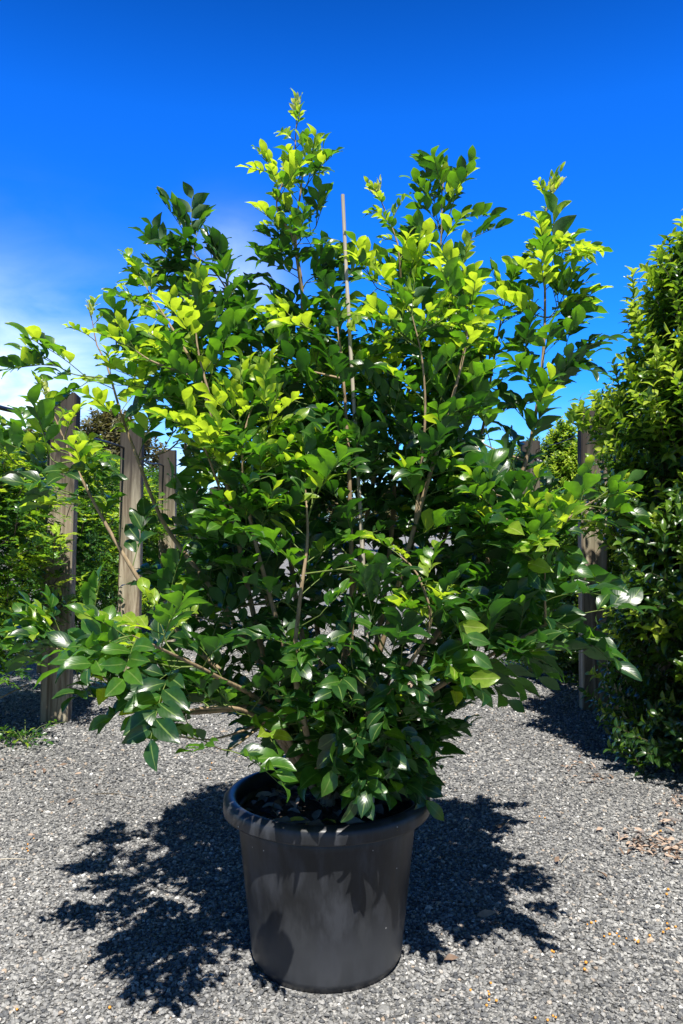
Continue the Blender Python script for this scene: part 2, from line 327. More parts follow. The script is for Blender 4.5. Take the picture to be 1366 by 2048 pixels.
def stone_mat():
    m, t, P, O = mat('gravel_stone'); L = t.links.new
    g = N(t, 'ShaderNodeNewGeometry')
    col = ramp(t, g.outputs['Random Per Island'], [(0, (.052, .055, .06)), (.2, (.10, .102, .105)), (.45, (.165, .165, .16)), (.72, (.235, .232, .224)), (.93, (.31, .305, .292)), (.965, (.32, .25, .185)), (.982, (.44, .435, .415)), (1, (.62, .61, .585))])
    tc = N(t, 'ShaderNodeTexCoord'); n = N(t, 'ShaderNodeTexNoise'); n.inputs['Scale'].default_value = 220; n.inputs['Detail'].default_value = 4; L(tc.outputs['Object'], n.inputs[0])
    n2 = N(t, 'ShaderNodeTexNoise'); n2.inputs['Scale'].default_value = 1.1; n2.inputs['Detail'].default_value = 4; L(tc.outputs['Object'], n2.inputs[0])
    hv = N(t, 'ShaderNodeHueSaturation'); L(col, hv.inputs['Color'])
    a = N(t, 'ShaderNodeMath', operation='MULTIPLY'); L(n.outputs[0], a.inputs[0]); L(n2.outputs[0], a.inputs[1])
    mr = N(t, 'ShaderNodeMapRange'); mr.inputs[1].default_value = .12; mr.inputs[2].default_value = .40; mr.inputs[3].default_value = .7; mr.inputs[4].default_value = 1.3
    L(a.outputs[0], mr.inputs[0]); L(mr.outputs[0], hv.inputs['Value']); L(hv.outputs[0], P.inputs['Base Color'])
    P.inputs['Roughness'].default_value = .7; P.inputs['Specular IOR Level'].default_value = .35
    return m

# ------------------------------------------------------------------ ground
def build_ground():
    mb = MB(); nx, ny = 60, 60
    xs = np.sign(np.linspace(-1, 1, nx)) * np.abs(np.linspace(-1, 1, nx)) ** 4 * 900; ys = np.sign(np.linspace(-1, 1, ny)) * np.abs(np.linspace(-1, 1, ny)) ** 4 * 900 + 4
    X, Y = np.meshgrid(xs, ys); V = np.stack([X, Y, np.zeros_like(X)], -1).reshape(-1, 3)
    i = (np.arange(ny - 1)[:, None] * nx + np.arange(nx - 1)[None]).ravel()
    mb.add(V, np.stack([i, i + 1, i + nx + 1, i + nx], -1))
    tag(mb.build('gravel_ground', gravel_sheet_mat()), 'grey crushed rock ground of the nursery path', 'ground', kind='structure')
    # loose crushed rock, one object
    phi = (1 + 5 ** .5) / 2
    iv = unit(np.array([(-1, phi, 0), (1, phi, 0), (-1, -phi, 0), (1, -phi, 0), (0, -1, phi), (0, 1, phi), (0, -1, -phi), (0, 1, -phi), (phi, 0, -1), (phi, 0, 1), (-phi, 0, -1), (-phi, 0, 1)]))
    it = np.array([(0,11,5),(0,5,1),(0,1,7),(0,7,10),(0,10,11),(1,5,9),(5,11,4),(11,10,2),(10,7,6),(7,1,8),(3,9,4),(3,4,2),(3,2,6),(3,6,8),(3,8,9),(4,9,5),(2,4,11),(6,2,10),(8,6,7),(9,8,1)])
    P, Rr = [], []
    for y0, y1, dens, r0, r1 in ((1.7, 3.2, 8200, .0046, .0118), (3.2, 4.6, 5600, .0052, .0115), (4.6, 7.0, 2600, .007, .013), (7.0, 12, 700, .010, .017)):
        w = min(.47 * y1 + .25, 2.9); n = int(2 * w * (y1 - y0) * dens)
        x = rng.uniform(-w, w, n); y = rng.uniform(y0, y1, n); k = np.abs(x) < .47 * y + .25; x, y = x[k], y[k]; n = len(x)
        r = r0 + (r1 - r0) * rng.beta(1.3, 3.0, n); P.append(np.stack([x, y, r * rng.uniform(.0, .75, n)], -1)); Rr.append(r)
    P = np.concatenate(P); Rr = np.concatenate(Rr)
    big = rng.random(len(P)) < .012; Rr[big] *= 1.7
    k = (P[:, 0] - POT[0]) ** 2 + (P[:, 1] - POT[1]) ** 2 > .262 ** 2; P, Rr = P[k], Rr[k]; n = len(P)
    S3 = np.stack([rng.uniform(.75, 1.35, n), rng.uniform(.6, 1.1, n), rng.uniform(.42, .8, n)], -1) * Rr[:, None]
    V = iv[None] * rng.uniform(.68, 1.28, (n, 12, 1)) * S3[:, None]
    th = rng.uniform(0, 6.283, n); ti = rng.normal(0, .45, n)
    c, s = np.cos(ti)[:, None], np.sin(ti)[:, None]
    V = np.stack([V[..., 0], V[..., 1] * c - V[..., 2] * s, V[..., 1] * s + V[..., 2] * c], -1)
    c, s = np.cos(th)[:, None], np.sin(th)[:, None]
    V = np.stack([V[..., 0] * c - V[..., 1] * s, V[..., 0] * s + V[..., 1] * c, V[..., 2]], -1) + P[:, None]
    g = MB(); g.add(V.reshape(-1, 3), (it[None] + (np.arange(n) * 12)[:, None, None]).reshape(-1, 3))
    tag(g.build('gravel', stone_mat(), smooth=False), 'loose grey crushed rock gravel covering the path', 'gravel', kind='stuff')
POT = (-.050, 2.78)
build_ground()

# ------------------------------------------------------------------ pots
def lathe(profile, seg=72):
    mb = MB(); pr = np.array(profile); n = len(pr); th = np.arange(seg) / seg * 2 * np.pi
    V = np.stack([pr[:, 0:1] * np.cos(th), pr[:, 0:1] * np.sin(th), np.broadcast_to(pr[:, 1:2], (n, seg))], -1).reshape(-1, 3)
    i = np.arange(n - 1)[:, None] * seg; j = np.arange(seg)[None]
    F = np.stack([i + j, i + (j + 1) % seg, i + seg + (j + 1) % seg, i + seg + j], -1).reshape(-1, 4)
    mb.add(V, F); return mb
def make_pot(name, rt, rb, h, rim_r, rim_h, seg=72):
    root = empty(name)
    wall = [(.001, .012), (rb - .035, .012), (rb - .022, .004), (rb - .012, .004), (rb - .008, .016), (rb - .002, .024), (rb, .034)]
    zt = h - rim_h + .006
    for q in np.linspace(.08, 1, 10): wall.append((rb + (rt - rb) * q, .034 + (zt - .034) * q))
    inner = [(rt - .006, zt), (rt - .012, zt - .03), (rb - .01, .06), (.001, .06)]
    lathe(wall + inner, seg).build('wall', PLASTIC, root)
    r = rim_r; z0 = h - rim_h
    rim = [(rt + .0005, z0 + .012), (r - .013, z0 + .008), (r - .007, z0), (r - .002, z0 + .001), (r - .001, z0 + .006), (r - .002, z0 + rim_h * .45), (r - .003, z0 + rim_h * .72), (r - .008, h - .010), (r - .018, h - .002), (r - .028, h), (r - .038, h - .003), (r - .046, h - .012), (r - .050, h - .03), (r - .053, z0 - .02)]
    lathe(rim, seg).build('rim', PLASTIC, root)
    return root
pot = make_pot('plant_pot', .308, .258, .556, .356, .056, 96)
pot.location = (POT[0], POT[1], 0)
tag(pot, 'large black plastic pot with rolled rim on the gravel, holding the tall shrub', 'plant pot')
SOILZ = .488
def build_soil():
    m, t, P, O = mat('potting_mix'); L = t.links.new
    tc = N(t, 'ShaderNodeTexCoord'); nz = N(t, 'ShaderNodeTexNoise'); nz.inputs['Scale'].default_value = 45; nz.inputs['Detail'].default_value = 8; L(tc.outputs['Object'], nz.inputs[0])
    L(ramp(t, nz.outputs[0], [(.35, (.018, .013, .010)), (.6, (.05, .036, .026)), (.75, (.10, .07, .05))]), P.inputs['Base Color']); P.inputs['Roughness'].default_value = .9
    b = N(t, 'ShaderNodeBump'); b.inputs['Distance'].default_value = .01; L(nz.outputs[0], b.inputs['Height']); L(b.outputs[0], P.inputs['Normal'])
    pr = [(r, SOILZ + .018 * math.cos(r / .29 * 1.6)) for r in np.linspace(.295, .001, 24)]
    mb = lathe(pr, 64); V = mb.v[0]; V[:, 2] += rng.normal(0, .004, len(V))
    o = mb.build('potting_mix', m); o.location = (POT[0], POT[1], 0)
    tag(o, 'dark potting mix filling the black pot under leaf litter', 'soil', kind='stuff')
build_soil()

# ------------------------------------------------------------------ the shrub
UP = np.array((0, 0, 1.))
def frame(d):
    u = UP - d * d[2]; nrm = np.linalg.norm(u)
    u = u / nrm if nrm > .08 else unit(np.cross(d, (1, 0, 0))); return u, np.cross(d, u)
LOW = np.array([(0,1390),(60,1400),(150,1440),(300,1525),(400,1535),(450,1490),(500,1560),(545,1575),(610,1575),(680,1620),(735,1640),(800,1600),(890,1570),(910,1440),(1000,1435),(1060,1400),(1150,1350),(1300,1340)], float)
THIN = ((-400,14,860,1450,.05), (82,156,880,1235,.45), (156,330,840,1250,.78), (0,330,1400,1520,.55), (1180,1300,1010,1340,.6), (225,270,860,1220,.5), (312,362,880,1140,.3), (1140,1225,790,925,.0), (330,520,1400,1540,.62), (560,860,1050,1330,.75), (465,515,380,545,.25), (640,685,300,520,.3), (945,985,280,500,.2), (930,1000,820,900,.3), (1010,1060,560,800,.5))
def wanted(e):
    """the crown's outline: narrow at the pot, airy at the sides"""
    px, py = CX + e[0] / e[1] * FPX, HORIZ - (e[2] - CAMZ) / e[1] * FPX
    if py > np.interp(px, LOW[:, 0], LOW[:, 1]): return False
    for x0, x1, y0, y1, k in THIN:
        if x0 < px < x1 and y0 < py < y1 and rng.random() > k: return False
    return True
def compound_leaf(lv, green, p, d, size, slot, nl, droop=.25, tint=.12):
    """alternate leaflets along an arching rachis"""
    d = unit(d); Lr = size * (.26 * nl + .45); n = 6
    if p[1] < 4.5 and not (wanted(p + d * (Lr + size * .5) + np.array((0, 0, -droop * Lr * .45))) and wanted(p + d * Lr * .5)): return
    pts = [np.array(p)]; dd = d.copy()
    for i in range(n):
        dd = unit(dd + np.array((0, 0, -droop / n * 1.6)) + rng.normal(0, .03, 3)); pts.append(pts[-1] + dd * Lr / n)
    pts = np.array(pts); green.append((pts, np.linspace(.0017, .0009, n + 1)))
    vee = rng.uniform(.3, .8); roll = rng.normal(0, .25)
    for i in range(nl):
        q = .26 + .74 * (i + .5) / nl if i < nl - 1 else 1.0
        k = min(int(q * n), n - 1); b = pts[k] + (pts[k+1] - pts[k]) * (q * n - k); r = unit(pts[min(k+1, n)] - pts[k])
        u, s = frame(r); u, s = u * math.cos(roll) + s * math.sin(roll), s * math.cos(roll) - u * math.sin(roll)
        sg = 1 if i % 2 else -1
        fwd = .62 + .5 * q if i < nl - 1 else 2.2
        ld = unit(r * fwd + s * sg * math.cos(vee) + u * math.sin(vee) * .8 + rng.normal(0, .13, 3))
        nn = unit(u * math.cos(vee) - s * sg * math.sin(vee) + rng.normal(0, .22, 3))
        sz = size * (.72 + .4 * math.sin(q * 2.4)) * rng.uniform(.85, 1.15)
        sl_ = slot
        if rng.random() < tint and slot < 2: sl_ = slot + 1
        elif rng.random() < .22 and slot > 0: sl_ = slot - 1
        lv.add(b, ld, nn, sz, sz * rng.uniform(.44, .56), rng.uniform(.05, .65), rng.uniform(.15, .55), sl_)
def young_tip(lv, green, p, d, size):
    d = unit(d)
    for k in range(rng.integers(3, 6)):
        a = unit(d * 1.5 + rng.normal(0, .5, 3) + np.array((0, 0, .3)))
        compound_leaf(lv, green, p + d * .01 * k, a, size * rng.uniform(.6, 1), 3 if k < 2 else 2, int(rng.integers(5, 8)), .05, 0)

# main stems traced as (px, py, depth offset); leaf_from = share of the length that is bare; tip age; leaflet size
ST = [
 ('A', [(650,1590,0),(640,1420,0),(600,1250,.05),(572,1000,.1),(590,800,.1),(604,590,.05),(590,470,.02),(604,345,0),(590,300,0),(592,240,0)], .45, 3, .088),
 ('A2', [(604,590,.05),(585,473,-.02),(563,436,-.05),(552,400,-.06),(568,350,-.06)], .15, 3, .082),
 ('B', [(660,1590,.05),(690,1300,.1),(740,1000,.1),(775,800,.1),(800,600,.05),(797,490,0),(780,440,0),(762,395,0)], .5, 3, .088),
 ('C', [(670,1590,.05),(740,1350,.1),(780,1100,.15),(800,850,.15),(850,680,.1),(878,540,.1),(886,420,.08),(883,400,.08),(890,350,.08)], .5, 1, .090),
 ('D', [(680,1590,0),(790,1440,0),(850,1300,0),(960,1150,0),(1040,960,0),(1072,830,0),(1090,680,0),(1092,520,0),(1090,450,0),(1100,395,0)], .42, 3, .090),
 ('E', [(680,1590,.1),(780,1350,.2),(880,1100,.25),(960,880,.25),(985,740,.2),(1003,640,.18),(1010,610,.15),(1016,580,.15)], .45, 1, .085),
 ('F', [(640,1590,.05),(560,1300,.15),(500,1000,.2),(505,720,.2),(470,610,.15),(420,530,.1),(395,520,.09),(380,480,.08)], .5, 0, .098),
 ('F2', [(505,720,.2),(470,650,.1),(456,600,.05),(455,550,.05)], .2, 0, .092),
 ('G', [(640,1590,0),(560,1400,-.05),(440,1200,-.1),(330,1050,-.1),(268,900,-.1),(242,830,-.1),(212,730,-.1),(192,690,-.1),(182,640,-.1)], .4, 3, .085),
 ('H', [(640,1590,-.02),(500,1400,-.15),(345,1250,-.25),(260,1130,-.3),(185,1000,-.3),(140,910,-.3),(115,850,-.3),(92,800,-.3)], .4, 3, .082),
 ('I', [(640,1590,-.02),(645,1425,-.1),(560,1408,-.2),(430,1420,-.3),(350,1420,-.33),(250,1380,-.36),(160,1315,-.38),(95,1290,-.4)], .4, 1, .098),
 ('J', [(690,1590,0),(790,1420,-.1),(870,1340,-.15),(970,1220,-.2),(1050,1130,-.22),(1105,1070,-.25),(1150,1025,-.27),(1190,1000,-.28)], .4, 1, .10),
 ('K', [(690,1590,-.02),(800,1430,-.15),(930,1340,-.25),(1050,1270,-.32),(1110,1240,-.36),(1160,1228,-.38)], .4, 0, .10),
 ('L', [(650,1590,-.05),(610,1450,-.3),(590,1330,-.36),(600,1200,-.40),(615,1080,-.40),(610,960,-.38)], .3, 1, .09),
 ('M', [(655,1590,-.05),(720,1450,-.3),(800,1350,-.38),(860,1250,-.44),(835,1150,-.46),(800,1112,-.46)], .3, 2, .085),
 ('N', [(640,1590,0),(540,1350,-.1),(480,1100,-.2),(440,900,-.25),(400,760,-.25),(340,650,-.22),(300,590,-.2),(285,560,-.2)], .45, 2, .085),
 ('O', [(440,900,-.25),(420,800,-.3),(395,700,-.3),(388,620,-.3)], .15, 2, .085),
 ('P', [(645,1590,-.02),(570,1300,-.2),(510,1080,-.3),(485,940,-.35),(492,850,-.35),(515,790,-.35)], .45, 2, .09),
 ('Q', [(480,1100,-.2),(440,980,-.35),(410,900,-.42),(385,860,-.45)], .3, 2, .09),
 ('Q2', [(400,760,-.25),(350,740,-.33),(300,720,-.38),(270,700,-.40)], .15, 2, .085),
 ('R', [(660,1590,0),(700,1300,-.1),(700,1000,-.15),(690,800,-.15),(680,690,-.15),(665,590,-.1)], .45, 0, .088),
 ('S', [(670,1590,0),(760,1300,-.1),(830,1050,-.2),(890,850,-.25),(930,700,-.25),(935,620,-.2),(922,560,-.2)], .45, 2, .09),
 ('T', [(830,1050,-.2),(850,850,-.25),(845,720,-.28),(825,630,-.28)], .2, 1, .088),
 ('U', [(655,1590,.1),(640,1300,.4),(600,1000,.6),(640,800,.6),(680,670,.5)], .35, 0, .09),
 ('V', [(665,1590,.1),(760,1300,.4),(850,1000,.6),(900,800,.6),(900,690,.5)], .35, 0, .09),
 ('W', [(650,1590,.1),(540,1350,.4),(430,1100,.55),(370,900,.55),(390,770,.5)], .35, 0, .09),
 ('X', [(680,1590,.1),(820,1350,.4),(960,1170,.5),(1060,1070,.5),(1100,1000,.5)], .35, 0, .09),
 ('Y', [(660,1580,-.05),(690,1470,-.15),(708,1445,-.24),(720,1460,-.29),(724,1490,-.31)], .5, 0, .10),
 ('Z', [(690,1590,0),(790,1480,-.05),(850,1440,-.06),(872,1450,-.06),(878,1470,-.06)], .45, 0, .095),
 ('AA', [(640,1590,-.02),(570,1480,-.1),(490,1420,-.35),(410,1415,-.45),(350,1425,-.55)], .4, 1, .10),
 ('AB', [(640,1590,-.02),(540,1420,-.2),(430,1350,-.50),(330,1300,-.68),(265,1270,-.80)], .5, 1, .092),
 ('AC', [(690,1590,0),(840,1420,.05),(950,1340,.1),(1030,1290,.12)], .4, 0, .095),
]
def poly(pts): return np.array([at(x, y, POT[1] + d) for x, y, d in pts])
stems = []
for nm, pts, lf, age, size in ST:
    P3, ln = spline(poly(pts), max(14, int(len(pts) * 5)))
    stems.append(dict(nm=nm, P=P3, L=ln, lf=lf, age=age, size=size, wood=[], green=[], lv=Leaves(), sub=len(pts) < 6 and pts[0][1] < 1200))
def leafy(st, P, L, lf, age, size, spacing=.062, elev=.9, topyoung=True):
    """compound leaves up a stem in a spiral; upper ones younger"""
    az = rng.uniform(0, 6.28); n = max(2, int(L * (1 - lf) / spacing)); tot = len(P) - 1
    for i in range(n):
        q = lf + (1 - lf) * (i + rng.uniform(.2, .8)) / n; k = min(int(q * tot), tot - 1)
        p = P[k] + (P[k+1] - P[k]) * (q * tot - k); t = unit(P[k+1] - P[k]); u, s = frame(t); az += 2.4 + rng.normal(0, .3)
        out = u * math.cos(az) + s * math.sin(az)
        low = np.clip((1.25 - p[2]) / .6, 0, 1)
        d = unit(t * (elev - .55 * low) + out * 1.0 + np.array((0, 0, .15 - .38 * low)))
        rel = (i + 1) / n; slot = 0
        if age >= 1 and rel > .45: slot = 1
        if age == 1 and rel < .45: slot = 1 if rng.random() < .25 else 0
        if p[2] < 1.3 and slot == 1 and age < 2 and rng.random() < .5: slot = 0
        if age >= 2 and rel > .62: slot = 2
        if age >= 2 and rel < .45: slot = 1 if rng.random() < .5 else 0
        sc = 1 - .45 * max(0, rel - .7) / .3 * (age >= 2) - .15 * (rel > .8)
        compound_leaf(st['lv'], st['green'], p, d, size * sc * (1 + .2 * np.clip((1.75 - p[2]) / .5, 0, 1)) * rng.uniform(.64, .92), slot, int(rng.integers(6, 10)), .30 + .22 * low, .12)
    t = unit(P[-1] - P[-3])
    if age >= 3: young_tip(st['lv'], st['green'], P[-1], t, size * .42)
    else:
        for k in range(3):
            compound_leaf(st['lv'], st['green'], P[-1], unit(t * 1.2 + rng.normal(0, .45, 3)), size * (.62 if age else .78), min(age, 2), 6, .15)
for st in stems:
    n = len(st['P']); r0 = .0045 if st['sub'] else .0115
    st['wood'].append((st['P'], r0 * (1 - np.linspace(0, 1, n)) ** .75 + .0016))
    leafy(st, st['P'], st['L'], st['lf'], st['age'], st['size'], .056 if st['nm'] in ('I', 'AB', 'AA', 'G', 'H') else .037 if st['nm'] in ('A', 'A2', 'B', 'C', 'D', 'F') else .046)
# side shoots that fill the crown
ENV = np.array([(640,340,950),(700,320,975),(780,340,975),(860,390,940),(940,400,940),(1020,390,1040),(1100,370,1060),(1180,350,1070),(1260,360,1060),(1340,410,1000),(1400,480,920),(1450,550,870),(1500,590,840)], float)
allP = np.concatenate([s['P'] for s in stems]); own = np.concatenate([np.full(len(s['P']), i) for i, s in enumerate(stems)])
rad_at = np.concatenate([np.linspace(0, 1, len(s['P'])) for s in stems])
def side_shoot(tip, age, size, nleaf_scale=1.0):
    # join the nearest stem point that lies lower and further in
    dv = allP - tip; ok = (dv[:, 2] < -.02) & (rad_at < .93); dist = np.linalg.norm(dv * np.array((1, 1, .75)), axis=1) + np.where(ok, 0, 5) + np.abs(np.linalg.norm(dv, axis=1) - .24) * .5
    j = int(np.argmin(dist)); st = stems[own[j]]; b = allP[j]; v = tip - b; ln = np.linalg.norm(v)
    mid = b + v * .5 + np.array((v[0] * .12, v[1] * .12, -.06 * ln)) + rng.normal(0, .012, 3)
    P, L = spline([b, mid, tip], 9)
    (st['wood'] if ln > .22 else st['green']).append((P, np.linspace(.0045 if ln > .22 else .003, .0016, 9)))
    leafy(st, P, L, max(0, 1 - .26 / max(L, .01)) if L > .26 else .1, age, size, .043 / nleaf_scale)
cand = []
tries = 0
while len(cand) < 128 and tries < 60000:
    tries += 1
    py = rng.uniform(640, 1500); x0, x1 = np.interp(py, ENV[:, 0], ENV[:, 1]), np.interp(py, ENV[:, 0], ENV[:, 2])
    u = rng.uniform(-1, 1); px = (x0 + x1) / 2 + u * (x1 - x0) / 2
    half = min((x1 - x0) / 2 / FPX * POT[1], .78) * math.sqrt(max(0, 1 - u * u)); half = max(half, .06)
    v = rng.uniform(-.75, 1); v = np.sign(v) * abs(v) ** .6
    if v < 0: half = min(half, .34 if py > 900 else .26)
    tip = at(px, py, POT[1] + v * half)
    if v < .3 and 570 < px < 870 and 960 < py and rng.random() < .8: continue
    if tip[2] < (.98 if v < .2 else .84): continue
    if all(np.linalg.norm(tip - c) > .13 for c in cand): cand.append(tip)
for tip in cand:
    hi = tip[2] > 1.75
    age = 1 if rng.random() < (.36 if hi else .16) else 0
    if hi and rng.random() < .12: age = 2
    side_shoot(tip, age, rng.uniform(.085, .105))
# bright young shoots seen in the photo: (px, py, depth offset, age)
for px, py, d, a in ((275,560,-.2,2),(330,640,-.25,2),(300,730,-.3,2),(470,790,-.4,2),(430,850,-.45,2),(540,800,-.4,2),(540,890,-.4,1),(460,920,-.42,1),(740,500,-.05,2),(820,500,-.05,2),(900,560,-.2,2),(945,560,-.2,2),
        (870,600,-.3,2),(800,610,-.3,2),(1130,450,-.05,2),(590,590,-.15,2),(510,600,.05,2),(530,1030,-.42,1),(460,1050,-.45,1),(660,900,-.3,1),(620,950,-.38,1),(250,1270,-.75,1),(300,1320,-.6,1),(330,1270,-.6,2),(560,300,0,2),(620,290,0,2),(545,390,-.04,2),(632,400,.04,1),(560,470,0,1),(632,500,.04,0),(600,430,-.08,1),(912,340,.06,1),(870,350,.1,1),(922,440,.06,0),(856,460,.1,0),(912,500,.04,1),(1062,470,0,2),(1122,470,0,2),(1130,560,.03,1),(1060,560,-.03,0),(1130,660,.02,0),(1050,660,0,0),(1105,745,0,0),(340,470,.08,0),(400,470,.06,0),(330,525,.08,1),(95,860,-.3,1),(150,930,-.3,0),(190,1010,-.3,0),(110,980,-.3,0),(50,1310,-.4,1),(120,1270,-.42,1),(180,1290,-.45,1),(200,1340,-.45,1),(240,1330,-.5,1),(160,1360,-.4,1),(290,1380,-.45,1),(380,1400,-.45,1),(350,1470,-.5,1),(470,1420,-.4,1),(120,1260,-.4,1),
        (1100,1050,-.4,1),(1040,1060,-.4,1),(1090,1120,-.45,1),(980,1010,-.35,1),(1080,1080,-.45,2),(110,680,-.1,1),(230,640,-.1,1),(60,830,-.3,1),(30,880,-.3,1),(640,1230,-.46,1),(840,1150,-.48,2),(480,740,-.35,2),(1120,560,0,1),(980,690,.1,1),
        (745,1230,-.46,0),(700,1300,-.46,0),(800,1330,-.45,0),(860,1230,-.42,0),(600,1290,-.48,0),(930,1290,-.42,0),(1010,1310,-.42,0),(720,1130,-.42,0),(680,1420,-.42,0),(780,1440,-.36,0),(560,1390,-.45,0),(850,1480,-.15,0),(600,1480,-.2,0),(540,1470,-.25,0),(800,1500,-.12,0),(430,1490,-.6,1)):
    side_shoot(at(px, py + (48 if py < 900 else 0) - (60 if py > 1440 and px > 500 else 0), POT[1] + d), a, rng.uniform(.08, .1))

for px, py, d in ((640,1530,-.08),(690,1545,-.14),(740,1545,-.14),(600,1510,-.02),(790,1535,-.1),(665,1510,.02),(715,1500,-.06),(765,1510,-.04),(600,1430,.05),(620,1460,-.05),(660,1480,-.12),(700,1475,-.15),(745,1490,-.15),(790,1470,-.12),(840,1460,0),(870,1440,.05),(720,1510,-.2),(580,1420,.15),(850,1500,.1),(610,1505,.12),(640,1490,.1),(700,1500,.02),(760,1500,0),(820,1490,.05),(862,1480,.05),(680,1465,-.05),(740,1460,-.1),(800,1450,-.08),(600,1480,.15),(560,1450,.1),(840,1525,.05),(790,1530,-.05),(740,1530,.08),(700,1440,-.2),(760,1420,-.15),(650,1440,.2),(820,1420,.15)):
    side_shoot(at(px, py, POT[1] + d), 0, rng.uniform(.085, .1))
shrub = empty('potted_shrub', (POT[0], POT[1], SOILZ + .015))
tag(shrub, 'tall bushy shrub with glossy green leaves and yellow new tips in the big black pot', 'shrub')
base = np.array((POT[0], POT[1], SOILZ + .015))
stub = MB(); tp = np.array([(0, 0, -.03), (.004, 0, .03), (-.006, .004, .09), (-.008, .002, .15)])
stub.tube(tp, [.032, .026, .022, .012], 10); stub.build('trunk', BARK, shrub)
nleaf = 0
for st in stems:
    w = MB()
    for P, r in st['wood']: w.tube(P - base, r, 6)
    br = w.build('branch', BARK, shrub)
    f = MB(); st['lv'].into(f); nleaf += len(st['lv'].rows)
    for P, r in st['green']: f.tube(P, r, 4, 4, cap=False)
    f.v = [v - base for v in f.v]
    f.build('foliage', LM + [GREENSTEM], br)
print('shrub leaflets', nleaf)

def flower(px, py, Y, L, m, lab, n=5):
    lv = Leaves(); c = at(px, py, Y) - base
    for k in range(n):
        a = k * 2 * math.pi / n + .4; d = np.array((math.cos(a), -.45, math.sin(a))); lv.add(c, d, np.array((0, -1, .3)), L, L * .5, .5, .2, 0)
    mb = MB(); lv.into(mb, MEDIUM); o = mb.build('flower', m, shrub); o['label'] = lab
flower(378, 1108, 2.95, .022, PETAL, 'small white open flower')
flower(823, 1362, 2.36, .018, DRY[1], 'withered tan flower', 6)

# bamboo stake
def build_stake():
    a, b = at(744, 1600, 2.66), at(689, 384, 2.64); mb = MB(); n = 40; P = a + (b - a) * np.linspace(0, 1, n)[:, None]
    P[:, 0] += .006 * np.sin(np.linspace(0, 5, n)); r = np.full(n, .0066) + .0014 * (np.arange(n) % 8 == 0); r *= np.linspace(1.1, .92, n)
    mb.tube(P - a, r, 10); o = mb.build('bamboo_stake', BAMBOO); o.location = a
    tag(o, 'grey bamboo stake standing in the pot, its bare top poking out between the shoots', 'stake')
build_stake()

